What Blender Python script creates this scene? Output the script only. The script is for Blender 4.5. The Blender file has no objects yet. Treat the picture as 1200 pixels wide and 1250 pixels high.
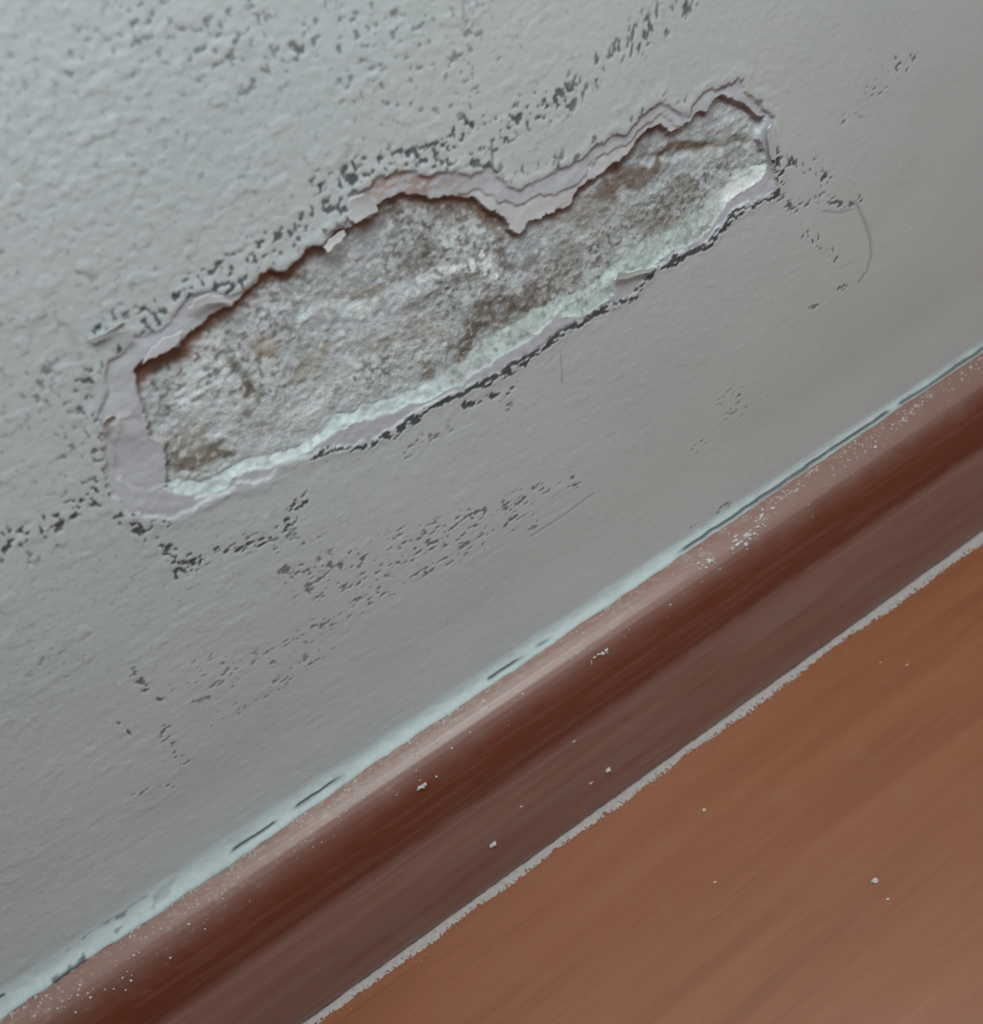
import bpy, bmesh, math, random
import numpy as np
from mathutils import Vector, Matrix

# ------------------------------------------------------------------ camera
S = bpy.context.scene
COL = S.collection
FPX, IW, IH = 1250.0, 1200.0, 1250.0
PITCH, YAW, ROLL = math.radians(38.0), math.radians(16.4), math.radians(-21.7)
CAM = np.array([-0.0453, -0.2238, 0.3094])


def basis(yaw, pitch, roll):
    cy, sy, cp, sp = math.cos(yaw), math.sin(yaw), math.cos(pitch), math.sin(pitch)
    F = np.array([sy * cp, cy * cp, -sp])
    R = np.array([cy, -sy, 0.0])
    U = np.cross(R, F)
    c, s = math.cos(roll), math.sin(roll)
    return c * R + s * U, -s * R + c * U, F


def project(q, pts):
    R, U, F = basis(q[0], PITCH, q[1])
    d = np.asarray(pts, float) - q[2:5]
    z = d @ F
    return np.stack([IW / 2 + FPX * (d @ R) / z, IH / 2 - FPX * (d @ U) / z], -1)


def fit_camera():
    # solve yaw, roll and position so the skirting's top line and floor line fall as in the photo
    def res(q):
        a = project(q, [[-.1, 0, .07], [.1, 0, .07], [0, 0, .07]])
        b = project(q, [[-.1, -.0215, 0], [.1, -.0215, 0]])

        def ds(p, a0, m):
            s = p[1] - p[0]
            return [p[0][1] + s[1] / s[0] * (x - p[0][0]) - (a0[1] + m * (x - a0[0])) for x in (200, 1200)]
        return np.array(ds(a, (597, 820), -.668) + ds(b, (800, 942), -.725) + [a[2][0] - 597])
    q = np.array([YAW, ROLL, *CAM])
    for _ in range(80):
        r = res(q)
        J = np.stack([(res(q + e) - r) / 1e-6 for e in np.eye(5) * 1e-6], 1)
        dq = np.linalg.lstsq(J, -r, rcond=None)[0]
        q = q + dq * min(1, .2 / max(1e-9, np.abs(dq).max()))
    return q


Q = fit_camera()
CR, CU, CF = basis(Q[0], PITCH, Q[1])
CPOS = Q[2:5]
cd = bpy.data.cameras.new('camera')
cam = bpy.data.objects.new('camera', cd)
COL.objects.link(cam)
cd.sensor_fit = 'HORIZONTAL'
cd.sensor_width = 36.0
cd.lens = 36.0 * FPX / IW
cd.clip_start = 0.01
cam.matrix_world = Matrix(((CR[0], CU[0], -CF[0], CPOS[0]), (CR[1], CU[1], -CF[1], CPOS[1]),
                           (CR[2], CU[2], -CF[2], CPOS[2]), (0, 0, 0, 1)))
cd.dof.use_dof = True
cd.dof.focus_distance = 0.315
cd.dof.aperture_fstop = 13.0
S.camera = cam

# ------------------------------------------------------------------ world, lights, exposure
W = bpy.data.worlds.new('world')
S.world = W
W.use_nodes = True
W.node_tree.nodes['Background'].inputs[0].default_value = (0.72, 0.90, 1.0, 1)
W.node_tree.nodes['Background'].inputs[1].default_value = 0.13


def area(name, loc, target, size, size_y, power, color):
    l = bpy.data.lights.new(name, 'AREA')
    l.shape = 'RECTANGLE'
    l.size, l.size_y, l.energy, l.color = size, size_y, power, color
    o = bpy.data.objects.new(name, l)
    COL.objects.link(o)
    o.location = loc
    o.rotation_euler = (Vector(target) - Vector(loc)).to_track_quat('-Z', 'Y').to_euler()
    return o


area('grazing_light', (0.04, -0.21, 0.68), (0.05, -0.05, 0.1), 0.32, 0.24, 2.75, (0.90, 0.99, 1.0))  # unseen lamp added close above the wall to shape its brightness falloff
area('room_light', (0.9, -1.3, 1.1), (0.1, 0, 0.0), 0.9, 0.9, 3.2, (1.0, 0.95, 0.90))
S.view_settings.view_transform = 'Standard'
S.view_settings.look = 'None'
S.view_settings.gamma = 1
S.view_settings.use_curve_mapping = False
S.view_settings.exposure = 0.0

rng = random.Random(7)
nrng = np.random.default_rng(11)


# ------------------------------------------------------------------ helpers
def tag(o, label=None, cat=None, group=None, kind=None):
    for k, v in (('label', label), ('category', cat), ('group', group), ('kind', kind)):
        if v:
            o[k] = v
    return o


def link(name, me, parent=None, mat=None):
    o = bpy.data.objects.new(name, me)
    COL.objects.link(o)
    if parent:
        o.parent = parent
    if mat:
        me.materials.append(mat)
    return o


def on_wall(px, py, d=0.0):
    px, py = np.asarray(px, float), np.asarray(py, float)
    D = CR * ((px - IW / 2) / FPX)[..., None] - CU * ((py - IH / 2) / FPX)[..., None] + CF
    t = (-d - CPOS[1]) / D[..., 1]
    return CPOS + t[..., None] * D


def on_plane_z(px, py, z=0.0):
    D = CR * ((px - IW / 2) / FPX) - CU * ((py - IH / 2) / FPX) + CF
    return CPOS + (z - CPOS[2]) / D[2] * D


def wpts(pts):
    a = np.array(pts, float)
    p = on_wall(a[:, 0], a[:, 1])
    return p[:, [0, 2]]


def s2l(c):
    c = np.asarray(c, float) / 255.0
    return np.where(c <= 0.04045, c / 12.92, ((c + 0.055) / 1.055) ** 2.4)


PAINT = np.array([0.588, 0.620, 0.624])


def alb(rgb, ref=(152, 157, 156)):
    # surface colour of something seen next to wall paint that looks like `ref`
    return np.clip(s2l(rgb) / s2l(ref) * PAINT, 0.01, 0.9)


def vnoise(x, y, seed=0):
    xi, yi = np.floor(x).astype(np.int64), np.floor(y).astype(np.int64)
    fx, fy = x - xi, y - yi
    fx, fy = fx * fx * fx * (fx * (fx * 6 - 15) + 10), fy * fy * fy * (fy * (fy * 6 - 15) + 10)

    def h(a, b):
        n = (a * 374761393 + b * 668265263 + seed * 1442695041) & 0xffffffff
        n = ((n ^ (n >> 13)) * 1274126177) & 0xffffffff
        n = ((n ^ (n >> 16)) * 2246822519) & 0xffffffff
        return ((n ^ (n >> 15)) & 0xffffff) / float(0xffffff)
    a, b, c, d = h(xi, yi), h(xi + 1, yi), h(xi, yi + 1), h(xi + 1, yi + 1)
    return (a + (b - a) * fx) * (1 - fy) + (c + (d - c) * fx) * fy


def fbm(x, y, oct=4, seed=0, gain=0.5):
    s, a, t = 0, 1.0, 0
    for i in range(oct):
        c, sn = math.cos(.6 * i), math.sin(.6 * i)
        s = s + a * vnoise((x * c - y * sn) * 2 ** i + 17.3 * i, (x * sn + y * c) * 2 ** i - 9.1 * i, seed + i * 31)
        t += a
        a *= gain
    return s / t


def sstep(a, b, x):
    t = np.clip((x - a) / (b - a), 0, 1)
    return t * t * (3 - 2 * t)


def seg_dist(x, z, pts, closed=False):
    n = len(pts)
    best = np.full(x.shape, 1e9)
    for i in range(n if closed else n - 1):
        a, b = pts[i], pts[(i + 1) % n]
        ab = b - a
        t = np.clip(((x - a[0]) * ab[0] + (z - a[1]) * ab[1]) / max(1e-12, ab @ ab), 0, 1)
        best = np.minimum(best, (x - a[0] - t * ab[0]) ** 2 + (z - a[1] - t * ab[1]) ** 2)
    return np.sqrt(best)


def sdf(x, z, pts):
    d = seg_dist(x, z, pts, True)
    ins = np.zeros(x.shape, bool)
    n = len(pts)
    for i in range(n):
        a, b = pts[i], pts[(i + 1) % n]
        if a[1] == b[1]:
            continue
        c = (a[1] > z) != (b[1] > z)
        ins ^= c & (x < (b[0] - a[0]) * (z - a[1]) / (b[1] - a[1]) + a[0])
    return np.where(ins, -d, d)


# ------------------------------------------------------------------ materials
def new_mat(name):
    m = bpy.data.materials.new(name)
    m.use_nodes = True
    nt = m.node_tree
    return m, nt, nt.nodes['Principled BSDF']


def nd(nt, t, **kw):
    n = nt.nodes.new(t)
    for k, v in kw.items():
        setattr(n, k, v)
    return n


def attr_mat(name, rough, bump_scale, bump_dist, spec=0.3, var=0.06):
    m, nt, b = new_mat(name)
    at = nd(nt, 'ShaderNodeAttribute', attribute_name='albedo')
    tc = nd(nt, 'ShaderNodeTexCoord')
    no = nd(nt, 'ShaderNodeTexNoise')
    no.inputs['Scale'].default_value = bump_scale
    no.inputs['Detail'].default_value = 4
    nt.links.new(tc.outputs['Object'], no.inputs['Vector'])
    mr = nd(nt, 'ShaderNodeMapRange')
    mr.inputs[1].default_value, mr.inputs[2].default_value = 0.3, 0.7
    mr.inputs[3].default_value, mr.inputs[4].default_value = 1 - var, 1 + var
    nt.links.new(no.outputs[0], mr.inputs[0])
    mx = nd(nt, 'ShaderNodeMix', data_type='RGBA', blend_type='MULTIPLY')
    mx.inputs[0].default_value = 1
    nt.links.new(at.outputs['Color'], mx.inputs[6])
    nt.links.new(mr.outputs[0], mx.inputs[7])
    nt.links.new(mx.outputs[2], b.inputs['Base Color'])
    bp = nd(nt, 'ShaderNodeBump')
    bp.inputs['Strength'].default_value = 0.6
    bp.inputs['Distance'].default_value = bump_dist
    nt.links.new(no.outputs[0], bp.inputs['Height'])
    nt.links.new(bp.outputs[0], b.inputs['Normal'])
    b.inputs['Roughness'].default_value = rough
    b.inputs['Specular IOR Level'].default_value = spec
    return m


M_PAINT = attr_mat('aged_wall_paint', 0.62, 900, 0.00006, 0.3, 0.03)
M_SKIM = attr_mat('skim_coat', 0.7, 700, 0.00006, 0.3, 0.04)
M_RAW = attr_mat('raw_plaster', 0.95, 2200, 0.0003, 0.15, 0.20)
M_POWDER = attr_mat('powdery_plaster_edge', 0.95, 1000, 0.0003, 0.15, 0.10)


def wood_mat(name, c_dark, c_mid, c_light, rough, coat, grain=1.0, whiten=False):
    m, nt, b = new_mat(name)
    tc = nd(nt, 'ShaderNodeTexCoord')
    mp = nd(nt, 'ShaderNodeMapping')
    mp.inputs['Scale'].default_value = (4, 70, 70)
    nt.links.new(tc.outputs['Object'], mp.inputs['Vector'])
    n1 = nd(nt, 'ShaderNodeTexNoise')
    n1.inputs['Scale'].default_value = 1.0
    n1.inputs['Detail'].default_value = 5
    n1.inputs['Roughness'].default_value = 0.62
    n1.inputs['Distortion'].default_value = 0.5
    nt.links.new(mp.outputs[0], n1.inputs['Vector'])
    mp2 = nd(nt, 'ShaderNodeMapping')
    mp2.inputs['Scale'].default_value = (22, 700, 700)
    nt.links.new(tc.outputs['Object'], mp2.inputs['Vector'])
    n2 = nd(nt, 'ShaderNodeTexNoise')
    n2.inputs['Scale'].default_value = 1.0
    n2.inputs['Detail'].default_value = 3
    nt.links.new(mp2.outputs[0], n2.inputs['Vector'])
    ad = nd(nt, 'ShaderNodeMath', operation='MULTIPLY_ADD')
    ad.inputs[1].default_value = 0.28 * grain
    nt.links.new(n2.outputs[0], ad.inputs[0])
    nt.links.new(n1.outputs[0], ad.inputs[2])
    cr = nd(nt, 'ShaderNodeValToRGB')
    e = cr.color_ramp.elements
    e[0].position, e[0].color = 0.40, (*c_dark, 1)
    e[1].position, e[1].color = 0.88, (*c_light, 1)
    k = e.new(0.62)
    k.color = (*c_mid, 1)
    nt.links.new(ad.outputs[0], cr.inputs[0])
    out = cr.outputs[0]
    # chalky film of plaster dust, blotchy
    n3 = nd(nt, 'ShaderNodeTexNoise')
    n3.inputs['Scale'].default_value = 60
    n3.inputs['Detail'].default_value = 8
    n3.inputs['Roughness'].default_value = 0.7
    nt.links.new(tc.outputs['Object'], n3.inputs['Vector'])
    r3 = nd(nt, 'ShaderNodeMapRange')
    r3.inputs[1].default_value, r3.inputs[2].default_value = 0.55, 0.95
    r3.inputs[3].default_value, r3.inputs[4].default_value = 0.0, 0.12
    nt.links.new(n3.outputs[0], r3.inputs[0])
    fac = r3.outputs[0]
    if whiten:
        at = nd(nt, 'ShaderNodeAttribute', attribute_name='dust')  # holds plaster dust and the skirting's painted sheen
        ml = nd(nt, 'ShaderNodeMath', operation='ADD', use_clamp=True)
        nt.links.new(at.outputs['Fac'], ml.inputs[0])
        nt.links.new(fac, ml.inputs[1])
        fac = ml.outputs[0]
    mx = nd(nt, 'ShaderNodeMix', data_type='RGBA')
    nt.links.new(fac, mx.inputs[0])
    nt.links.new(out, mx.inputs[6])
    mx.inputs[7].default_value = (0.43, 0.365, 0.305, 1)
    nt.links.new(mx.outputs[2], b.inputs['Base Color'])
    b.inputs['Roughness'].default_value = rough
    b.inputs['Coat Weight'].default_value = coat
    b.inputs['Coat Roughness'].default_value = 0.46
    bp = nd(nt, 'ShaderNodeBump')
    bp.inputs['Strength'].default_value = 0.25
    bp.inputs['Distance'].default_value = 0.0001
    nt.links.new(n2.outputs[0], bp.inputs['Height'])
    nt.links.new(bp.outputs[0], b.inputs['Normal'])
    return m


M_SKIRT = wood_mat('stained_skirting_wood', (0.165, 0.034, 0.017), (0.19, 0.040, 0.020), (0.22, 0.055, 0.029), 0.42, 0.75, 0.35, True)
M_FLOOR = wood_mat('red_brown_laminate', (0.235, 0.074, 0.031), (0.295, 0.100, 0.042), (0.335, 0.128, 0.060), 0.42, 0.18)


def plain_mat(name, c, rough=0.9):
    m, nt, b = new_mat(name)
    tc = nd(nt, 'ShaderNodeTexCoord')
    no = nd(nt, 'ShaderNodeTexNoise')
    no.inputs['Scale'].default_value = 900
    nt.links.new(tc.outputs['Object'], no.inputs['Vector'])
    cr = nd(nt, 'ShaderNodeValToRGB')
    cr.color_ramp.elements[0].position, cr.color_ramp.elements[0].color = 0.3, (*[v * .8 for v in c], 1)
    cr.color_ramp.elements[1].position, cr.color_ramp.elements[1].color = 0.7, (*c, 1)
    nt.links.new(no.outputs[0], cr.inputs[0])
    nt.links.new(cr.outputs[0], b.inputs['Base Color'])
    b.inputs['Roughness'].default_value = rough
    return m


M_CRUMB = plain_mat('plaster_crumbs', (0.66, 0.62, 0.59))
M_DUST = plain_mat('plaster_dust', (0.70, 0.66, 0.62))
M_JOINT = plain_mat('joint_dust', (0.50, 0.44, 0.42))
M_SUB = plain_mat('screed', (0.10, 0.08, 0.07))

# ------------------------------------------------------------------ traced outlines on the wall (photo pixels, put on the wall plane)
OUTER = [(120, 530), (122, 508), (130, 492), (128, 468), (135, 442), (155, 433), (165, 413), (188, 410), (203, 395), (218, 382),
         (227, 362), (255, 357), (277, 363), (300, 352), (321, 332), (335, 325), (356, 322), (371, 311), (390, 299), (403, 285),
         (424, 273), (428, 255), (423, 235), (437, 230), (458, 219), (483, 210), (508, 208), (527, 217), (548, 214), (569, 212),
         (577, 217), (583, 213), (600, 209), (610, 215), (623, 228), (633, 232), (646, 227), (665, 218), (681, 208), (700, 202),
         (719, 189), (733, 174), (750, 165), (761, 162), (771, 153), (782, 139), (802, 126), (811, 122), (819, 132), (827, 137),
         (842, 137), (850, 126), (861, 112), (882, 103), (902, 95), (909, 103), (915, 116), (934, 124), (938, 141), (944, 147),
         (945, 187), (946, 203), (951, 214), (949, 230), (942, 237), (923, 246), (908, 252), (893, 261), (884, 274), (873, 287),
         (857, 296), (835, 308), (815, 320), (797, 329), (782, 345), (772, 360), (750, 369), (732, 376), (715, 389), (700, 396),
         (685, 406), (670, 419), (645, 433), (625, 444), (610, 455), (592, 465), (575, 471), (545, 484), (514, 500), (495, 512),
         (475, 524), (454, 536), (430, 543), (404, 547), (376, 558), (346, 567), (338, 575), (320, 588), (298, 592), (280, 597),
         (260, 608), (240, 618), (227, 628), (210, 633), (193, 631), (180, 629), (165, 629), (152, 623), (146, 613), (138, 612),
         (134, 598), (128, 572), (122, 550)]
INNER = [(162, 453), (180, 437), (188, 433), (203, 427), (218, 423), (230, 412), (237, 403), (247, 395), (260, 385), (280, 375),
         (300, 357), (321, 336), (335, 328), (356, 325), (371, 314), (390, 302), (405, 292), (420, 281), (450, 268), (459, 260),
         (459, 247), (470, 240), (487, 236), (508, 239), (531, 240), (558, 241), (583, 244), (594, 252), (606, 260), (617, 273),
         (633, 286), (646, 277), (654, 271), (671, 264), (687, 257), (700, 247), (712, 230), (722, 222), (740, 212), (757, 200),
         (772, 187), (780, 172), (792, 157), (811, 152), (819, 162), (827, 157), (840, 147), (865, 135), (873, 122), (886, 117),
         (900, 122), (913, 130), (923, 132), (932, 147), (930, 160), (927, 170), (933, 187), (938, 199), (922, 207), (905, 214),
         (894, 222), (882, 234), (873, 246), (860, 257), (844, 266), (823, 279), (796, 297), (771, 310), (750, 330), (715, 356),
         (685, 370), (660, 378), (645, 392), (627, 405), (600, 418), (575, 440), (560, 448), (540, 462), (520, 474), (500, 483),
         (470, 492), (440, 503), (418, 511), (402, 523), (388, 535), (370, 545), (345, 557), (325, 561), (310, 560), (295, 568),
         (270, 578), (255, 588), (240, 592), (225, 590), (199, 588), (201, 565), (201, 543), (187, 532), (180, 520), (173, 507),
         (169, 490), (169, 470)]
# second, deeper coat showing along the top edge
SECOND = [(560, 238), (585, 235), (600, 237), (612, 249), (620, 245), (633, 251), (646, 247), (658, 239), (679, 237), (692, 228),
          (706, 224), (719, 215), (722, 200), (734, 190), (750, 182), (765, 176), (785, 155), (800, 143), (812, 138), (830, 155),
          (822, 172), (780, 190), (740, 220), (705, 250), (671, 270), (634, 292), (610, 270), (590, 255), (560, 246)]
# smooth pink flake of skim coat at the left end
SMOOTH = [(150, 505), (172, 509), (186, 534), (203, 544), (203, 590), (180, 598), (155, 596), (143, 575), (139, 545), (143, 520)]
# the powdery broken edge along the bottom lies between INNER and this line
RAWLINE = [(938, 199), (936, 212), (915, 232), (893, 248), (880, 268), (866, 284), (848, 294), (820, 310), (797, 327), (789, 334),
           (765, 336), (745, 342), (752, 362), (735, 371), (715, 386), (700, 389), (682, 384), (672, 394), (655, 410), (640, 420),
           (612, 438), (590, 455), (566, 468), (545, 477), (510, 494), (480, 504), (440, 514), (420, 523), (406, 537), (380, 551),
           (345, 566), (318, 574), (290, 585), (262, 601), (238, 611), (215, 602), (198, 592), (240, 560), (420, 470), (650, 340), (870, 210)]

nO, nI, nS, nM, nR = (wpts(p) for p in (OUTER, INNER, SECOND, SMOOTH, RAWLINE))

# ------------------------------------------------------------------ wall as a height field
ST = 0.00037
fx0, fx1, fz0, fz1 = -0.205, 0.265, 0.0615, 0.318
coarse = lambda a, b, n: list(np.linspace(a, b, n))
gx = np.array(coarse(-1.2, fx0 - .02, 24) + list(np.arange(fx0, fx1, ST)) + coarse(fx1 + .02, 1.2, 24))
gz = np.array(coarse(-0.01, fz0 - .006, 8) + list(np.arange(fz0, fz1, ST)) + coarse(fz1 + .02, 1.4, 26))
X, Z = np.meshgrid(gx, gz)
nz_, nx_ = X.shape
mm = 1000.0

# pixel position of every wall point, to look up the traced maps
dP = np.stack([X - CPOS[0], np.full_like(X, -CPOS[1]), Z - CPOS[2]], -1)
zz = np.maximum(dP @ CF, 0.02)
PX = IW / 2 + FPX * (dP @ CR) / zz
PY = IH / 2 - FPX * (dP @ CU) / zz

# ragged coordinates so that every edge is broken, not drawn
wx = X + (fbm(X * 260, Z * 260, 3, 5) - .5) * 0.0030
wz = Z + (fbm(X * 260, Z * 260, 3, 6) - .5) * 0.0030
bb = (X > nO[:, 0].min() - .012) & (X < nO[:, 0].max() + .012) & (Z > nO[:, 1].min() - .012) & (Z < nO[:, 1].max() + .012)
far = 0.05


def field(poly):
    r = np.full(X.shape, far)
    r[bb] = sdf(wx[bb], wz[bb], poly)
    return r


sO, sI, sS, sM, sR = (field(p) for p in (nO, nI, nS, nM, nR))

# --- painted surface relief
orange = fbm(X * 520, Z * 700, 3, 21) - .5
mid = fbm(X * 90, Z * 110, 3, 22) - .5
big = fbm(X * 14, Z * 14, 3, 23) - .5
streak = fbm(X * 110, Z * 520, 3, 24) - .5
rough_zone = np.clip(1.15 - (PX - 0) / 1150.0 - np.clip((PY - 250) / 900.0, 0, 1) * .7, 0.12, 1)
low_zone = sstep(350, 620, PY)
Hp = orange * 0.00019 * rough_zone * (1 - .5 * low_zone) + streak * 0.00009 * low_zone * np.clip(1.2 - PX / 1100, .1, 1) + mid * 0.00018 * np.clip(rough_zone, .2, 1) + big * 0.0010
blob = sstep(.60, .78, fbm(X * 210, Z * 260, 2, 27))
Hp += blob * 0.00012 * rough_zone
colP = np.broadcast_to(PAINT, X.shape + (3,)).copy()
tint = (fbm(X * 22, Z * 30, 3, 30) - .5)[..., None]
colP *= 1 + tint * np.array([.10, .07, .07])
warm = sstep(300, 1100, PX + (PY - 400) * .1)[..., None]
colP = colP * (1 + warm * np.array([.03, 0.0, -.02]))

# --- grime lodged in the pitted paint, plus painted shade above one flake
DIRT_SHADE = [
    ([(392, 228), (430, 214), (470, 202), (510, 196), (540, 172), (575, 158)], 13, .76, 'p'),
    ([(575, 158), (600, 178), (605, 168), (640, 140), (690, 122)], 16, .72, 'p'),
    ([(690, 122), (715, 95), (745, 78), (790, 40), (835, 0), (870, -40)], 15, .66, 'v'),
    ([(500, 205), (545, 205), (560, 185), (610, 210)], 9, .7, 'p'),
    ([(610, 215), (650, 208), (690, 195)], 8, .55, 'v'),
    ([(150, 395), (200, 378), (235, 352), (290, 328), (340, 292), (390, 268), (428, 246)], 14, .72, 'p'),
    ([(215, 362), (240, 352), (275, 352), (300, 345)], 7, .85, 'p'),
    ([(110, 470), (118, 440), (150, 425), (180, 400), (200, 385)], 8, .75, 'p'),
    ([(180, 30), (230, 40), (300, 70), (370, 45), (440, 40), (490, 30)], 26, .52, 'p'),
    ([(250, -10), (300, 10), (370, 40), (430, 5), (500, 0)], 30, .50, 'p'),
    ([(420, 60), (470, 100), (530, 110), (580, 60)], 40, .44, 'p'),
    ([(60, 70), (140, 65), (260, 80)], 24, .40, 'p'),
    ([(365, 60), (385, 80)], 8, .65, 'p'),
    ([(-20, 672), (30, 652), (62, 640), (100, 612), (135, 592)], 13, .80, 'p'),
    ([(0, 690), (60, 650)], 16, .52, 'p'),
    ([(95, 470), (108, 500), (118, 540), (128, 580), (140, 610)], 9, .66, 'p'),
    ([(60, 470), (100, 560)], 26, .46, 'p'),
    ([(148, 628), (160, 640), (185, 652), (205, 668), (222, 690), (240, 688)], 9, .82, 'p'),
    ([(196, 640), (206, 632)], 8, .7, 'p'),
    ([(222, 690), (262, 676), (300, 670), (345, 645), (370, 612)], 8, .80, 's'),
    ([(212, 682), (214, 712)], 3, .8, 'p'),
    ([(300, 662), (350, 660), (380, 650)], 14, .55, 's'),
    ([(376, 560), (404, 549), (430, 546), (454, 540), (478, 530), (497, 518), (516, 504), (545, 489), (575, 474)], 5, 1.3, 's'),
    ([(430, 515), (460, 511), (490, 508), (515, 501)], 7, .72, 's'),
    ([(575, 474), (594, 468), (612, 458), (627, 448), (648, 437), (672, 422), (687, 409), (702, 399)], 4.5, 1.3, 's'),
    ([(702, 399), (717, 392), (734, 379), (752, 372), (774, 363), (784, 348), (799, 331), (817, 323)], 5, 1.3, 's'),
    ([(817, 323), (837, 311), (859, 299), (875, 290), (886, 277), (895, 264), (910, 256), (925, 249), (944, 240), (953, 230), (953, 213), (948, 195)], 4.5, 1.3, 's'),
    ([(570, 494), (600, 486), (625, 472)], 6, .8, 's'),
    ([(540, 520), (545, 525), (520, 535), (495, 552)], 8, .5, 's'),
    ([(618, 492), (628, 508), (625, 520)], 5, .55, 's'),
    ([(372, 722), (400, 688), (440, 682), (490, 655), (540, 645), (600, 628), (640, 608), (700, 585)], 13, .58, 's'),
    ([(395, 722), (460, 702), (520, 668), (575, 645), (650, 636)], 12, .60, 's'),
    ([(350, 700), (400, 685), (455, 680)], 10, .56, 's'),
    ([(440, 740), (480, 715), (520, 690), (580, 668)], 12, .55, 's'),
    ([(250, 850), (300, 815), (350, 790), (420, 745)], 13, .50, 's'),
    ([(260, 880), (320, 850), (400, 790)], 9, .50, 's'),
    ([(230, 800), (265, 812), (220, 830)], 14, .42, 's'),
    ([(160, 815), (172, 832), (200, 865)], 6, .62, 'p'),
    ([(150, 885), (160, 892)], 6, .66, 'p'),
    ([(200, 890), (210, 918), (230, 935)], 7, .62, 's'),
    ([(165, 975), (205, 960)], 7, .50, 's'),
    ([(950, 190), (962, 200), (985, 204), (1000, 204), (1010, 222)], 7, .74, 'p'),
    ([(952, 238), (963, 250), (975, 252), (1000, 240), (1020, 246), (1050, 250)], 6, .66, 's'),
    ([(984, 288), (1000, 292), (1010, 305), (1016, 320)], 6, .72, 'p'),
    ([(990, 378), (1012, 362), (1035, 345)], 6, .62, 's'),
    ([(1085, 82), (1110, 78)], 9, .62, 'p'),
    ([(1060, 108), (1080, 112)], 8, .45, 's'),
    ([(1030, 145), (1048, 140)], 7, .45, 's'),
    ([(880, 490), (900, 480), (905, 500), (890, 510)], 8, .50, 's'),
    ([(840, 555), (860, 540)], 8, .5, 's'),
    ([(940, 485), (965, 470)], 5, .5, 's'),
    ([(0, 805), (30, 800), (70, 812)], 16, .36, 'p'),
    ([(665, 214), (700, 198), (735, 168), (775, 142), (802, 120), (850, 120), (880, 98)], 5, .56, 'v'),
    ([(114, 405), (122, 400), (134, 395)], 3, .9, 'p'),  # shade in the gap above the lifted flake, painted dark
    ([(845, 640), (870, 635), (890, 612)], 6, .58, 's'),
]
WL = on_wall(600, 350), on_wall(610, 350)
PXM = float(np.linalg.norm(WL[1] - WL[0])) / 10.0      # metres on the wall for one photo pixel
dens = {'p': np.zeros(X.shape), 'v': np.zeros(X.shape), 's': np.zeros(X.shape)}
core = (PX > -60) & (PX < 1260) & (PY > -60) & (PY < 1260)
for pts, w, st, kind in DIRT_SHADE:
    p = wpts(pts)
    w_ = w * PXM
    b = core & (X > p[:, 0].min() - 3 * w_) & (X < p[:, 0].max() + 3 * w_) & (Z > p[:, 1].min() - 3 * w_) & (Z < p[:, 1].max() + 3 * w_)
    d = seg_dist(wx[b], wz[b], p)
    dens[kind][b] = np.maximum(dens[kind][b], st * np.exp(-(d / (w_ * 1.35)) ** 4))
n_p = fbm(X * 760, Z * 820, 3, 41, .5)
n_p = n_p * .72 + .28 * (1 - 2.2 * np.abs(vnoise(X * 520, Z * 560, 44) - .5))
n_v = fbm((X - Z * .35) * 800, Z * 380, 3, 42, .5)
n_s = fbm((X + Z * .0) * 460, Z * 1200, 3, 43, .5)
dirt = np.zeros(X.shape)
for k, n in (('p', n_p), ('v', n_v), ('s', n_s)):
    th = 0.80 - 0.29 * dens[k]
    dirt = np.maximum(dirt, sstep(0, .075, n - th) * np.clip(dens[k] * 1.25, 0, 1) * (dens[k] > .05))
# sparse flecks everywhere on the rough, upper-left paint
dirt = np.maximum(dirt, sstep(.70, .78, n_p) * .5 * np.clip(rough_zone - .3, 0, 1))
# one faint pencil-like scuff arc and a fine crack
for pts, w, st in (([(1046, 250), (1056, 272), (1062, 290), (1064, 312), (1058, 332), (1048, 344)], 2.6, .33),
                   ([(601, 172), (602, 212)], 1.4, .7), ([(567, 0), (566, 22)], 2.0, .35),
                   ([(1005, 258), (1025, 260), (1040, 256)], 1.5, .35),
                   ([(722, 535), (690, 572), (640, 650)], 1.0, .0),
                   ([(648, 655), (680, 635), (725, 603)], 1.3, .35),
                   ([(84, 400), (100, 440), (110, 478)], 3.0, .16), ([(685, 430), (688, 470)], 1.2, .3)):
    p = wpts(pts)
    d = seg_dist(X, Z, p) / (w * PXM)
    dirt = np.maximum(dirt, st * np.exp(-d ** 2))
GRIME = np.array([0.062, 0.060, 0.066])
Hp -= dirt * 0.00025
colP = colP * (1 - dirt[..., None] * .93) + GRIME * dirt[..., None] * .93

# --- bead of paint filling the joint over the skirting
rb = np.interp(gx, [-.2, -.1, 0, .1, .16, .24], [.0070, .0056, .0046, .0036, .0030, .0028])[None, :]
rb = rb * (1 + (fbm(X * 60, X * 0 + 3.3, 3, 50) - .5) * .5)
zt = 0.0692 + rb
u = np.clip((zt - Z) / rb, 0, 0.985)
bead = rb * (1 - np.sqrt(1 - u * u))
soft = sstep(0.030, 0.0, Z - 0.0692) * 0.0009
bead_n = (fbm(X * 260, Z * 400, 3, 51) - .5) * 0.0008 * sstep(.25, .7, u)
under = Z < 0.0668
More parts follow.
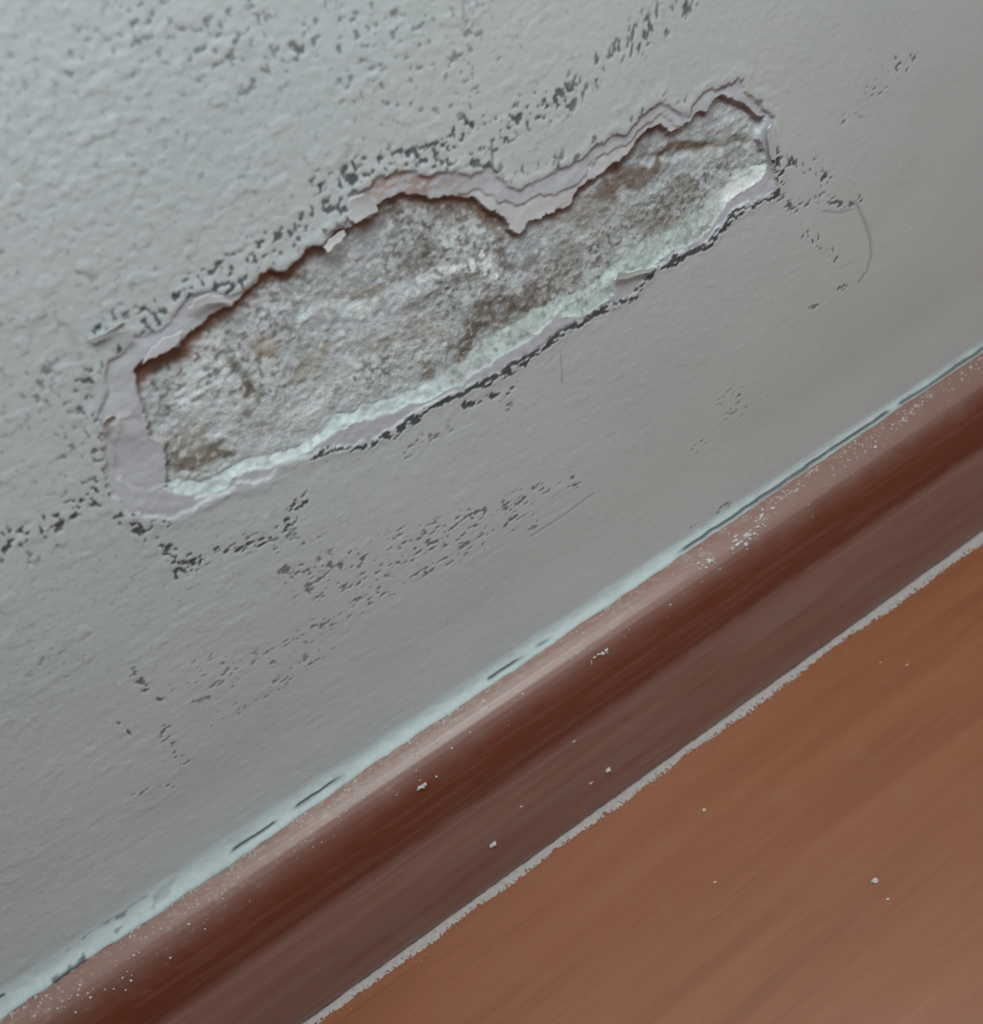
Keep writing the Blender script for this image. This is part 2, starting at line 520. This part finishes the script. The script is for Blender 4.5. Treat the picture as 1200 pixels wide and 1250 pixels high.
# broken hairline crack in the bead, as in the photo
cx = on_wall(np.array([230., 300, 420, 450, 560, 600, 660, 820, 870, 1120]), np.array([1068., 1020, 944, 924, 850, 822, 784, 672, 640, 480]))[:, 0]
gate = np.interp(gx, cx, [.2, .9, .75, .1, .1, .8, .55, .45, 1, .95])[None, :]
uc = 0.93 - 0.25 * np.interp(gx, [-.2, 0, .06, .1, .25], [.3, .5, .5, .15, 0])[None, :] + (fbm(X * 40, X * 0, 2, 52) - .5) * .10
cu = np.abs(Z - (zt - rb * uc))
crack = sstep(.00038, .00010, cu) * sstep(.46, .56, gate * .70 + (fbm(X * 90, X * 0 + 7, 2, 53) - .5) * .5)
Hp = Hp * (1 - .6 * sstep(.3, .8, u)) + np.where(under, 0, bead + soft + bead_n) - crack * 0.0007
colB = np.broadcast_to(np.array([.50, .555, .55]), X.shape + (3,))
isb = (u > 0.06)
bm_ = sstep(.02, .45, u)[..., None]
colP = colP * (1 - bm_) + colB * bm_
smear = sstep(.56, .72, fbm(X * 120, Z * 500, 3, 54))[..., None] * bm_ * .25
colP = colP * (1 - smear) + np.array([.36, .38, .38]) * smear
left_dirt = sstep(-.10, -.16, X) * sstep(.60, .68, fbm(X * 140, Z * 420, 3, 55)) * sstep(.15, .4, u)
dk = np.maximum(crack * .95, left_dirt * .85)[..., None]
colP = colP * (1 - dk) + np.array([.035, .035, .036]) * dk

# --- broken patch: coats, powdery edge, raw plaster
ledgeN = fbm(X * 150, Z * 150, 4, 61) - .5
fineN = fbm(X * 420, Z * 420, 4, 62) - .5
H = Hp.copy()
C = colP.copy()
# slight lift of the paint lip around the hole
lip = np.exp(-((sO - .0012) / .0016) ** 2) * .00018
H += np.where(sO > 0, lip, 0)
inO = sO < 0
stepO = sstep(0, -.0006, sO)
H = H * (1 - stepO) + stepO * (-0.00045 + ledgeN * .0005 + fineN * .00015)
cl = np.broadcast_to(alb((152, 154, 157)), C.shape) * (1 + ledgeN[..., None] * .10)
C = np.where(inO[..., None], cl, C)
# warm rubbed rust on the coats at the middle top
rubx = np.exp(-((PX - 492) / 66.) ** 2) * np.exp(-((PY - 224) / 20.) ** 2)
rub = np.minimum(1, 1.5 * rubx) * sstep(.36, .58, fbm(X * 300, Z * 900, 4, 63, .6))
C = np.where((inO & (sI > 0))[..., None], C * (1 - .75 * rub[..., None]) + alb((126, 103, 89)) * .75 * rub[..., None], C)
# dark hairline at the paint's edge and between coats
eb = fbm(X * 200, Z * 200, 3, 66)
edge_d = np.exp(-((sO + .0003) / .00045) ** 2) * sstep(.38, .62, eb) * .55
edge_d *= np.clip(.35 + .65 * sstep(560, 640, PX), 0, 1)
C = C * (1 - edge_d[..., None]) + np.array([.20, .19, .19]) * edge_d[..., None]
inS = (sS < 0) & inO
stepS = sstep(0, -.0005, sS) * inO
H = H - stepS * .00028
C = np.where(inS[..., None], alb((162, 162, 163)) * (1 + ledgeN[..., None] * .12), C)
edS = np.exp(-((sS + .0001) / .00035) ** 2) * inO * sstep(.42, .60, eb) * .55 * (sI > .0004)
C = C * (1 - edS[..., None]) + alb((112, 104, 98)) * edS[..., None]
# smooth flake on the left
inM = (sM < 0) & inO
stepM = sstep(0, -.0008, sM)
H = np.where(inO, H * (1 - stepM) + stepM * (-0.0006 + ledgeN * .0006), H)
C = np.where(inM[..., None], alb((143, 144, 148), (145, 149, 149)), C)
edM = np.exp(-((sM - .0004) / .00055) ** 2) * inO
edMd = edM * sstep(.45, .6, eb) * sstep(.0, -.004, X * 0 + (PX - 165) * 1e-4)
C = C * (1 - .6 * edMd[..., None]) + alb((105, 96, 90)) * .6 * edMd[..., None]
edMl = edM * sstep(.5, .4, eb) * .7
C = C * (1 - edMl[..., None]) + alb((176, 178, 176)) * edMl[..., None]
# powdery broken edge
inR = (sR < 0) & inO
greeny = sstep(470, 760, PX)[..., None]
cr_ = alb((153, 162, 160)) * (1 - greeny) + alb((147, 157, 151)) * greeny
pn = fbm(X * 330, Z * 330, 4, 64)
cr_ = cr_ * (1 + (pn[..., None] - .5) * .45)
scr = np.exp(-((PX - 905) / 34.) ** 2 - ((PY - 231 + (PX - 905) * .62) / 15.) ** 2)[..., None]
cr_ = cr_ * (1 - .95 * scr) + alb((184, 197, 197)) * .95 * scr
C = np.where(inR[..., None], cr_, C)
pits = sstep(.62, .72, fbm(X * 520, Z * 520, 2, 65)) * inR * .55 * (1 - scr[..., 0]) * (.45 + .55 * greeny[..., 0])
C = C * (1 - pits[..., None]) + alb((95, 100, 90)) * pits[..., None]
H = H + np.where(inR, (pn - .5) * .0006, 0)
tR = np.clip(-sR, 0, 1) / np.maximum(1e-6, np.clip(-sR, 0, 1) + np.clip(sI, 0, 1))
H = H - np.where(inR, (tR * .85 + .15 * sstep(0, .0006, -sR)) * .0015, 0)
# raw plaster
inI = (sI < 0) & inO
pl_big = fbm(X * 38, Z * 42, 4, 71) - .5
pl_mid = fbm(X * 130 + Z * 30, Z * 190 - X * 40, 4, 72) - .5
pl_fine = fbm(X * 620, Z * 800, 3, 73) - .5
deep = 0.0020
wallI = sstep(.0003, -.0010, sI)
upper_cut = np.where(inR, 0, 1)
lowmix = np.exp(-np.clip(sR, 0, 1) / .004)
HI = -deep + pl_big * .0008 + pl_mid * .00045 + pl_fine * .00042
ridge = np.exp(-(seg_dist(wx, wz, wpts([(505, 262), (530, 300), (590, 335), (640, 372)])) / (9 * PXM)) ** 2)
ridge2 = np.exp(-(seg_dist(wx, wz, wpts([(560, 335), (535, 352), (500, 372)])) / (9 * PXM)) ** 2)
HI += (ridge + ridge2) * .0005
valley = np.exp(-(seg_dist(wx, wz, wpts([(690, 245), (760, 200), (850, 185), (915, 172)])) / (7 * PXM)) ** 2)
HI -= valley * .0006
H = np.where(inI, H * (1 - wallI) + HI * wallI, H)
BASE = alb((149, 154, 154))
cI = np.broadcast_to(BASE, C.shape) * (1 + pl_mid[..., None] * .55 + pl_fine[..., None] * .5 + pl_big[..., None] * .35)
BLOB = [  # photo x, y, half length, half width, tilt (deg, up to the right), colour, strength
    (575, 418, 75, 20, 30, (108, 99, 88), .95), (640, 372, 45, 14, 20, (118, 110, 102), .8), (520, 450, 40, 14, 25, (124, 115, 104), .7),
    (600, 272, 55, 18, -35, (128, 122, 115), .8), (545, 262, 60, 14, -8, (126, 118, 110), .7), (640, 310, 30, 26, 0, (122, 116, 110), .75),
    (715, 265, 45, 26, 25, (136, 130, 124), .7), (770, 215, 75, 15, 22, (120, 108, 98), .9), (850, 187, 70, 6, 8, (122, 106, 94), .9),
    (290, 472, 15, 34, 10, (110, 104, 92), .9), (335, 412, 34, 18, 25, (142, 134, 120), .8), (262, 560, 62, 20, 20, (118, 112, 103), .95),
    (230, 535, 34, 24, 10, (136, 132, 124), .7), (350, 500, 34, 12, 25, (132, 128, 122), .6), (480, 420, 60, 30, 25, (146, 142, 136), .6),
    (460, 355, 55, 12, 25, (134, 126, 116), .65), (380, 450, 30, 14, 20, (140, 132, 118), .6), (510, 320, 30, 26, -30, (126, 124, 120), .75),
    (700, 330, 60, 22, 28, (132, 128, 122), .7), (800, 265, 65, 22, 25, (130, 125, 116), .75), (890, 185, 40, 22, 10, (132, 130, 122), .6),
    (795, 165, 26, 14, 15, (120, 114, 106), .85), (590, 335, 40, 8, -38, (184, 190, 189), .9), (555, 340, 48, 9, 15, (182, 189, 188), .85),
    (420, 385, 50, 10, 15, (178, 186, 184), .85), (470, 440, 55, 10, 25, (172, 178, 177), .6), (238, 470, 40, 18, 20, (170, 177, 176), .8),
    (320, 455, 40, 14, 18, (166, 173, 172), .7), (300, 540, 24, 12, 25, (168, 174, 173), .7), (400, 490, 50, 16, 25, (164, 169, 168), .7),
    (350, 375, 50, 14, 25, (156, 158, 162), .7), (655, 300, 18, 14, 0, (158, 162, 164), .7), (850, 155, 40, 16, 20, (150, 150, 152), .8),
    (745, 290, 50, 10, 25, (156, 157, 155), .6), (440, 300, 40, 16, 20, (146, 146, 148), .7), (770, 245, 40, 8, 25, (158, 158, 156), .5),
]
bn = fbm(X * 170, Z * 200, 4, 81, .6)
bx, by = PX + (fbm(X * 70, Z * 70, 3, 82) - .5) * 70, PY + (fbm(X * 70, Z * 70, 3, 83) - .5) * 50
for x0, y0, a, b, t, c, st in BLOB:
    ct, s_ = math.cos(math.radians(t)), math.sin(math.radians(t))
    uu, vv = (bx - x0) * ct - (by - y0) * s_, (bx - x0) * s_ + (by - y0) * ct
    g = np.exp(-((uu / (a * 1.1)) ** 2 + (vv / (b * 1.1)) ** 2) ** 1.3)
    g = sstep(.28, .70, g * .85 + (bn - .5) * 1.1) * st
    cI = cI * (1 - g[..., None]) + alb(np.array(c) - (20 if sum(c) < 360 else 10 if sum(c) < 435 else 0)) * np.array([.97, 1.0, 1.0]) * (1 + pl_fine * .5 + pl_mid * .3)[..., None] * g[..., None]
spk = sstep(.59, .70, fbm(X * 800, Z * 900, 2, 84)) * .75 * sstep(.30, .55, fbm(X * 50, Z * 60, 2, 85))
cI = cI * (1 - spk[..., None]) + alb((92, 86, 78)) * spk[..., None]
wsp = sstep(.64, .74, fbm(X * 620, Z * 800, 2, 86)) * .42 * sstep(800, 600, PX)
cI = cI * (1 - wsp[..., None]) + alb((188, 192, 191)) * wsp[..., None]
# rust-brown staining just under the upper lip
dI = np.full(X.shape, far)
top_i = wpts([p for p in INNER[:53]])
dI[bb] = seg_dist(wx[bb], wz[bb], top_i)
rw = np.interp(PX, [150, 170, 260, 300, 345, 400, 450, 470, 560, 620, 640, 700, 760, 800, 860, 930],
               [.0028, .0052, .0040, .0030, .0036, .0020, .0016, .0022, .0024, .0016, .0008, .0016, .0020, .0020, .0010, .0010])
rs = np.interp(PX, [150, 290, 345, 400, 470, 560, 620, 700, 800, 930], [1, .95, .95, .85, .75, .8, .6, .65, .6, .5])
rn = fbm(X * 200, Z * 200, 3, 87)
rust = sstep(1.35, .55, dI / rw + (rn - .5) * 1.2) * rs
cI = cI * (1 - rust[..., None]) + alb((108, 82, 66)) * rust[..., None]
C = np.where(inI[..., None], cI, C)
# powder from the broken edge straggling over the raw plaster
strag = sstep(.35, -.25, (np.clip(-sI, 0, 1) / .0040) + (fbm(X * 240, Z * 300, 3, 88) - .62) * 2.6) * inI * (sR < .003) * .85
C = C * (1 - strag[..., None]) + cr_ * strag[..., None]
mott = sstep(.52, .66, fbm(X * 180, Z * 220, 3, 89)) * inR * (1 - scr[..., 0]) * .5
C = C * (1 - mott[..., None]) + cI * mott[..., None]
# dark brown line where plaster meets the coats
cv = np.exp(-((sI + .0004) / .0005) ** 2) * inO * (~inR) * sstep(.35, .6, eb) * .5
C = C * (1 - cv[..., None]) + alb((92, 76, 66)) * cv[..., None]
C = np.clip(C, .01, .9)
H = np.where(Z < .066, np.minimum(H, 0.0), H)
H = np.where((gx[None, :] < fx0) | (gx[None, :] > fx1) | (Z > fz1), np.minimum(H, .002), H)

# split the one surface into the wall and its parts
lab = np.zeros(X.shape, np.int8)
lab[inO] = 1
lab[inS & ~inI] = 2
lab[inM & ~inI] = 3
lab[inR & ~inI] = 4
lab[inI] = 5
lab[(u > .10) & (Z < .085) & (gx[None, :] > fx0) & (gx[None, :] < fx1)] = 6
lq = lab[:-1, :-1]
V = np.stack([X, -H, Z], -1).reshape(-1, 3)
Cv = np.concatenate([C.reshape(-1, 3), np.ones((C.size // 3, 1))], 1)
idx = np.arange(nz_ * nx_).reshape(nz_, nx_)
quads = np.stack([idx[:-1, :-1], idx[:-1, 1:], idx[1:, 1:], idx[1:, :-1]], -1)


def sheet(name, sel, mat, parent=None):
    q = quads[sel]
    used, inv = np.unique(q.reshape(-1), return_inverse=True)
    me = bpy.data.meshes.new(name)
    me.vertices.add(len(used))
    me.vertices.foreach_set('co', V[used].astype(np.float32).ravel())
    nq = len(q)
    me.loops.add(nq * 4)
    me.loops.foreach_set('vertex_index', inv.astype(np.int32).ravel())
    me.polygons.add(nq)
    me.polygons.foreach_set('loop_start', np.arange(0, nq * 4, 4, dtype=np.int32))
    me.polygons.foreach_set('use_smooth', np.ones(nq, bool))
    at = me.attributes.new('albedo', 'FLOAT_COLOR', 'POINT')
    at.data.foreach_set('color', Cv[used].astype(np.float32).ravel())
    me.update()
    me.validate()
    return link(name, me, parent, mat)


wall = tag(sheet('wall_back', lq == 0, M_PAINT), 'grey-white painted wall, pitted and grimy, with a broken patch above the skirting', 'wall', kind='structure')
tag(sheet('undercoat_ledge', lq == 1, M_SKIM, wall), 'pinkish grey undercoat ledge around the broken patch')
tag(sheet('second_coat_ledge', lq == 2, M_SKIM, wall), 'paler second coat stepping down along the top of the patch')
tag(sheet('smooth_skim_flake', lq == 3, M_SKIM, wall), 'smooth lilac grey piece of skim coat at the left end of the patch')
tag(sheet('powdery_edge', lq == 4, M_POWDER, wall), 'pale greenish white powdery broken edge along the bottom of the patch')
tag(sheet('exposed_plaster', lq == 5, M_RAW, wall), 'rough grey and brown raw plaster bared in the middle of the patch')
tag(sheet('paint_bead', lq == 6, M_PAINT, wall), 'pale bluish white bead of paint sealing wall to skirting')


# lifted flakes of paint around the hole: thin curled chips with thickness
def flake(pts, lift, curl_dir, colour, label, thick=0.0005):
    p = wpts(pts)
    dense = []
    for i in range(len(p)):
        for t in (0, .33, .66):
            dense.append(p[i] * (1 - t) + p[(i + 1) % len(p)] * t + np.array([rng.gauss(0, .00018), rng.gauss(0, .00018)]))
    p = np.array(dense)
    c = p.mean(0)
    bm = bmesh.new()
    cd_ = np.array(curl_dir, float)
    cd_ /= np.linalg.norm(cd_)
    ext = max(1e-6, ((p - c) @ cd_).max() - ((p - c) @ cd_).min())
    rings = []
    for s in (1.0, .66, .33):
        ring = []
        for q in p:
            w = c + (q - c) * s
            t = (((w - c) @ cd_) - ((p - c) @ cd_).min()) / ext
            ring.append(bm.verts.new((w[0], -(0.0003 + lift * t * t), w[1])))
        rings.append(ring)
    t = (0 - ((p - c) @ cd_).min()) / ext
    cen = bm.verts.new((c[0], -(0.0003 + lift * t * t), c[1]))
    n = len(p)
    for a, b in zip(rings, rings[1:]):
        for i in range(n):
            bm.faces.new((a[i], a[(i + 1) % n], b[(i + 1) % n], b[i]))
    for i in range(n):
        bm.faces.new((rings[-1][i], rings[-1][(i + 1) % n], cen))
    bmesh.ops.recalc_face_normals(bm, faces=bm.faces)
    if sum((f.normal.y for f in bm.faces)) > 0:
        bmesh.ops.reverse_faces(bm, faces=bm.faces)
    r = bmesh.ops.extrude_face_region(bm, geom=list(bm.faces))
    for v in [g for g in r['geom'] if isinstance(g, bmesh.types.BMVert)]:
        v.co.y -= thick
    bmesh.ops.recalc_face_normals(bm, faces=bm.faces)
    me = bpy.data.meshes.new('paint_flake')
    bm.to_mesh(me)
    bm.free()
    at = me.attributes.new('albedo', 'FLOAT_COLOR', 'POINT')
    at.data.foreach_set('color', np.tile([*colour, 1], len(me.vertices)).astype(np.float32))
    return tag(link('paint_flake', me, wall, M_SKIM), label)


# ------------------------------------------------------------------ skirting board
def profile():
    p = [(0.0, 0.0), (0.0, 0.0685), (0.0042, 0.0690)]
    p += [(0.0070, 0.0682), (0.0095, 0.0672), (0.0115, 0.0659), (0.0130, 0.0643), (0.0141, 0.0622), (0.0149, 0.0595), (0.0154, 0.0564), (0.0157, 0.0530),
          (0.0158, 0.0490), (0.0157, 0.0440), (0.0155, 0.0390), (0.0157, 0.0360), (0.0166, 0.0325), (0.0184, 0.0250), (0.0198, 0.0160),
          (0.0208, 0.0070), (0.0212, 0.0022), (0.0207, 0.0008), (0.0190, 0.0)]
    return p


PRO = profile()


def refine(p, n=3):
    out = []
    for i in range(len(p) - 1):
        for k in range(n):
            t = k / n
            out.append((p[i][0] * (1 - t) + p[i + 1][0] * t, p[i][1] * (1 - t) + p[i + 1][1] * t))
    out.append(p[-1])
    return out


PR = np.array(refine(PRO, 4))
bxs = np.array(coarse(-1.2, -.24, 20) + list(np.arange(-.22, .28, .0009)) + coarse(.30, 1.2, 20))
BX, BT = np.meshgrid(bxs, np.arange(len(PR)))
bd, bz = PR[BT, 0], PR[BT, 1]
seg = np.hypot(np.diff(PR[:, 0]), np.diff(PR[:, 1]))
arc = np.concatenate([[0], np.cumsum(seg)])
a0 = 0.0685
sa = arc[BT] - a0                                    # distance along the surface from the wall joint
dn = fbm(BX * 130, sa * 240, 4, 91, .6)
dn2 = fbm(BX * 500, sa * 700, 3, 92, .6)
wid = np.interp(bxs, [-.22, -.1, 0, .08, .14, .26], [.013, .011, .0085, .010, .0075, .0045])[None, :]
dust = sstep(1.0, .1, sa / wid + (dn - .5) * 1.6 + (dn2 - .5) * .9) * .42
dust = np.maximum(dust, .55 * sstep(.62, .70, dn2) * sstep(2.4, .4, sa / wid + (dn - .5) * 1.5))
dust = np.maximum(dust, .30 * sstep(.026, .010, sa + (dn - .5) * .006))  # sheen along the rounded top, painted in as a pale tint
dust = np.maximum(dust, (.27 + .24 * (fbm(BX * 28, sa * 1500, 3, 94) - .5)) * sstep(.0385, .0430, sa + (dn - .5) * .003))  # brighter look of the flared lower face, painted in with grain streaks
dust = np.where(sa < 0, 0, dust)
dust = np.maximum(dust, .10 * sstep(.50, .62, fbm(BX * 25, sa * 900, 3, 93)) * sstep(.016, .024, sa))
vv = np.stack([BX, -bd, bz], -1).reshape(-1, 3)
iq = np.arange(BX.size).reshape(BX.shape)
q = np.stack([iq[:-1, :-1], iq[1:, :-1], iq[1:, 1:], iq[:-1, 1:]], -1).reshape(-1, 4)
me = bpy.data.meshes.new('baseboard_back')
me.from_pydata(vv.tolist(), [], q.tolist())
me.polygons.foreach_set('use_smooth', np.ones(len(q), bool))
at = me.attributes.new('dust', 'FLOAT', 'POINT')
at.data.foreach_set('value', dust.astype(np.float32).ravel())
me.update()
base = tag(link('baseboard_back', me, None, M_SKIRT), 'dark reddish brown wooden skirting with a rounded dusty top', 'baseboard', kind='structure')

# ------------------------------------------------------------------ floor of laminate boards
def slab(name, x0, x1, y0, y1, z0, z1, mat, parent, bev=0.0005):
    bm = bmesh.new()
    bmesh.ops.create_cube(bm, size=1)
    for v in bm.verts:
        v.co = ((x0 + x1) / 2 + v.co.x * (x1 - x0), (y0 + y1) / 2 + v.co.y * (y1 - y0), (z0 + z1) / 2 + v.co.z * (z1 - z0))
    if bev:
        bmesh.ops.bevel(bm, geom=[e for e in bm.edges if all(v.co.z > z1 - 1e-6 for v in e.verts)], offset=bev, segments=2, profile=.5, affect='EDGES')
    m_ = bpy.data.meshes.new(name)
    bm.to_mesh(m_)
    bm.free()
    return link(name, m_, parent, mat)


floor = tag(slab('floor', -1.2, 1.2, -1.6, -0.0, -0.02, -0.0085, M_SUB, None, 0), 'red-brown wood-grain laminate floor with a dusty edge', 'floor', kind='structure')
yy = -0.003
row = 0
while yy > -1.5:
    w = 0.146
    x = -1.2 - (0.31 + .47 * row) % 0.9
    cuts = [-1.2] + [c for c in np.arange(x, 1.2, 1.28) if -1.15 < c < 1.15] + [1.2]
    if row == 0:
        cuts = [-1.2, -0.62, 0.66, 1.2]
    for a, b in zip(cuts, cuts[1:]):
        slab('plank', a, b - .0002, yy - w + .0002, yy, -0.0085, 0.0, M_FLOOR, floor)
    yy -= w
    row += 1


# ------------------------------------------------------------------ dust, crumbs and splashes
def surf(s):
    """point (d, z) and outward normal on the skirting, s metres from the wall joint"""
    t = np.clip(s + a0, 0, arc[-1])
    d, z = np.interp(t, arc, PR[:, 0]), np.interp(t, arc, PR[:, 1])
    d2, z2 = np.interp(t + 5e-4, arc, PR[:, 0]), np.interp(t + 5e-4, arc, PR[:, 1])
    tx, tz = d2 - d, z2 - z
    L = math.hypot(tx, tz) or 1
    return d, z, -tz / L, tx / L


def on_skirting(px, py):
    best = None
    for s in np.linspace(.0005, .075, 150):
        d, z, *_ = surf(s)
        P = on_wall(px, py, d)
        e = abs(P[2] - z)
        if best is None or e < best[0]:
            best = (e, P[0], s)
    return best[1], best[2]


def lump(bm, c, r, squash=(1, 1, 1), sub=1, rough=.35):
    m_ = bmesh.ops.create_icosphere(bm, subdivisions=sub, radius=1)
    for v in m_['verts']:
        k = 1 + rng.uniform(-rough, rough)
        v.co = (c[0] + v.co.x * r * k * squash[0], c[1] + v.co.y * r * k * squash[1], c[2] + v.co.z * r * k * squash[2])


def crumb(name, pieces, mat, parent=None):
    bm = bmesh.new()
    for c, r, sq in pieces:
        lump(bm, c, r, sq, 2 if r > .0006 else 1)
    m_ = bpy.data.meshes.new(name)
    bm.to_mesh(m_)
    bm.free()
    return link(name, m_, parent, mat)


def skirt_piece(px, py, r, n, spread, name, mat, parent=None):
    x, s = on_skirting(px, py)
    pc = []
    for k in range(n):
        xx = x + (rng.gauss(0, spread) if k else 0)
        ss = max(.004, s + (rng.gauss(0, spread * .35) if k else 0))
        d, z, nd_, nz2 = surf(ss)
        rr = r * (1 if k == 0 else rng.uniform(.35, .8))
        o = rr * .25
        pc.append(((xx, -(d + nd_ * o), z + nz2 * o), rr, (rng.uniform(.8, 1.3), .7, .7)))
    return crumb(name, pc, mat, parent)


CR_ON_SKIRT = [
    (912, 655, .0010, 26, .0040, 'largest pale plaster crumb cluster on the rounded skirting top, right of centre'),
    (930, 630, .0008, 12, .0030, 'pale plaster crumbs on the skirting just above the largest cluster'),
    (866, 685, .0009, 14, .0028, 'pale plaster crumbs on the skirting just left of the largest cluster'),
    (942, 612, .0006, 2, .0010, 'small plaster crumb on the skirting close to the open crack of the bead'),
    (735, 797, .0008, 10, .0022, 'plaster crumbs on the skirting top where it turns dark, below the middle of the patch'),
    (1068, 546, .0007, 2, .0004, 'lone plaster crumb on the skirting top farthest to the right'),
    (517, 959, .0011, 4, .0010, 'plaster crumb at the upper edge of the dark band, left of centre'),
    (591, 857, .0006, 2, .0012, 'bright tiny plaster crumb just under the bead, centre of the skirting'),
    (473, 906, .0006, 2, .0010, 'tiny plaster crumb under the bead left of the bright one'),
    (552, 865, .0006, 3, .0012, 'row of tiny bright plaster grains touching the bead'),
    (365, 990, .0009, 5, .0022, 'plaster crumbs piled under the bead at the left end of the crack'),
    (330, 1010, .0008, 5, .0020, 'plaster crumbs farthest left on the skirting top'),
]
for px, py, r, n, sp, lb in CR_ON_SKIRT:
    tag(skirt_piece(px, py, r, n, sp, 'plaster_crumb', M_CRUMB), lb, 'crumb', 'plaster crumbs on the skirting')
# dried splashes stuck to the lower face of the board are part of it
for px, py, r in ((742, 940, .0011), (602, 1030, .0011), (637, 985, .0004), (721, 956, .0005), (700, 905, .0004)):
    tag(skirt_piece(px, py, r, 3, .0006, 'paint_splash', M_CRUMB, base), 'dried pale paint splash on the brown wood')

FL = [(1107, 812, .0005, 'tiny pale crumb on the floor farthest right'), (1075, 809, .0004, 'tiny pale crumb on the floor beside the farthest right one'),
      (860, 989, .0006, 'pale crumb on the floor close to the dusty joint, left one of the floor crumbs'), (873, 1077, .0005, 'pale crumb on the floor below the left one'),
      (1068, 1076, .0009, 'largest pale crumb on the floor near the bottom of the photo'), (1084, 1098, .0005, 'small pale crumb on the floor just below the largest floor crumb'),
      (940, 853, .0005, 'pale crumb on the floor touching the dusty joint')]
for px, py, r, lb in FL:
    P = on_plane_z(px, py, 0)
    tag(crumb('plaster_crumb', [((P[0], P[1], r * .45), r, (1.2, .8, .6))], M_CRUMB), lb, 'crumb', 'plaster crumbs on the floor')

bm = bmesh.new()
for k in range(2600):
    x = rng.uniform(-.2, .25)
    wl = float(np.interp(x, bxs, wid[0]))
    s = .0045 + abs(rng.gauss(0, .55)) * wl * .9
    if vnoise(np.array(x * 110), np.array(s * 300), 99) < .5 and rng.random() < .75:
        continue
    d, z, a, b = surf(s)
    r = rng.choice((.00016, .0002, .00026, .00036, .0005)) * rng.uniform(.8, 1.3)
    v = [bm.verts.new((x + dx * r * rng.uniform(.6, 1.4), -(d + a * dh * r) + dy * r * b, z + b * dh * r + dy * r * a))
         for dx, dy, dh in ((1, 0, 0), (-.5, .9, 0), (-.5, -.9, 0), (0, 0, 1.0))]
    for f in ((0, 1, 3), (1, 2, 3), (2, 0, 3)):
        bm.faces.new([v[i] for i in f])
for k in range(1500):
    x, yf, r = rng.uniform(-.2, .28), -(.0212 + abs(rng.gauss(0, .0032))), rng.uniform(.00008, .00018)
    v = [bm.verts.new((x + dx * r, yf + dy * r, dh * r)) for dx, dy, dh in ((1, 0, 0), (-.5, .9, 0), (-.5, -.9, 0), (0, 0, 1.0))]
    for f in ((0, 1, 3), (1, 2, 3), (2, 0, 3)):
        bm.faces.new([v[i] for i in f])
bmesh.ops.recalc_face_normals(bm, faces=bm.faces)
me = bpy.data.meshes.new('plaster_dust')
bm.to_mesh(me)
bm.free()
tag(link('plaster_dust', me, None, M_DUST), 'fine pale plaster dust sprinkled on the skirting top and along the floor joint', 'dust', kind='stuff')

# dusty line in the joint between skirting and floor
jx = np.arange(-.24, .32, .0003)
jt = np.linspace(0, 1, 12)
JX, JT = np.meshgrid(jx, jt)
jw = .0034 * (.65 + .7 * fbm(JX * 60, JX * 0, 3, 101)) * np.interp(JX, [-.2, .0, .12, .3], [1.0, 1.0, 1.1, 1.5])
JY = -(.0207 + JT * jw)
hz = .0006 * np.sin(np.clip(JT, 0, 1) * math.pi * .5 + math.pi * .5) * (.55 + .9 * fbm(JX * 380, JT * 3, 3, 102)) + .00012
keep = (fbm(JX * 1700, JT * 5.2, 2, 103) > .06 + .56 * JT ** 2.6)
vv = np.stack([JX, JY, hz], -1).reshape(-1, 3)
iq = np.arange(JX.size).reshape(JX.shape)
q = np.stack([iq[:-1, :-1], iq[1:, :-1], iq[1:, 1:], iq[:-1, 1:]], -1)[keep[:-1, :-1]].reshape(-1, 4)
me = bpy.data.meshes.new('joint_dust')
me.from_pydata(vv.tolist(), [], q.tolist())
me.polygons.foreach_set('use_smooth', np.ones(len(q), bool))
me.validate()
tag(link('joint_dust', me, None, M_JOINT), 'pale grey line of dust packed in the joint of skirting and floor', 'dust', kind='stuff')

# lifted flakes, last
flake([(109, 413), (124, 406), (138, 397), (151, 389), (153, 392), (142, 401), (128, 412), (115, 417)], .0013, (0.3, 1), alb((158, 163, 162), (160, 165, 164)),
      'pale flake of paint curling away from the wall left of the patch')
flake([(393, 301), (402, 289), (418, 281), (421, 286), (408, 296), (397, 306)], .0008, (0, -1), alb((150, 148, 146)), 'small pale flake hanging over the upper edge')
flake([(425, 240), (440, 236), (458, 246), (459, 258), (447, 262), (432, 272), (424, 262)], .0010, (.5, 1), alb((172, 176, 176)), 'white crumpled flake at the notch of the upper edge')
flake([(933, 157), (938, 151), (944, 153), (945, 175), (944, 196), (937, 193), (934, 175)], .0010, (-1, 0), alb((158, 158, 157)), 'narrow upright tab of coat at the right end')
flake([(121, 524), (124, 512), (135, 502), (141, 505), (133, 517), (127, 527)], .0022, (.3, 1), alb((160, 157, 155)), 'pale sliver of paint at the left end')
flake([(228, 374), (238, 363), (254, 358), (272, 361), (281, 367), (266, 367), (250, 369), (238, 376)], .0007, (-.5, 1), alb((166, 167, 166)), 'thin pale curl of paint on the upper left ledge')
flake([(172, 441), (184, 424), (200, 411), (222, 405), (214, 420), (198, 428), (184, 434)], .0004, (-1, .3), alb((162, 163, 165)), 'pale smooth sliver along the upper left edge')
flake([(752, 330), (748, 341), (764, 338), (790, 332), (800, 326), (780, 328), (762, 332)], .0005, (0, 1), alb((158, 164, 160)), 'small pale flake on the powdery lower edge')
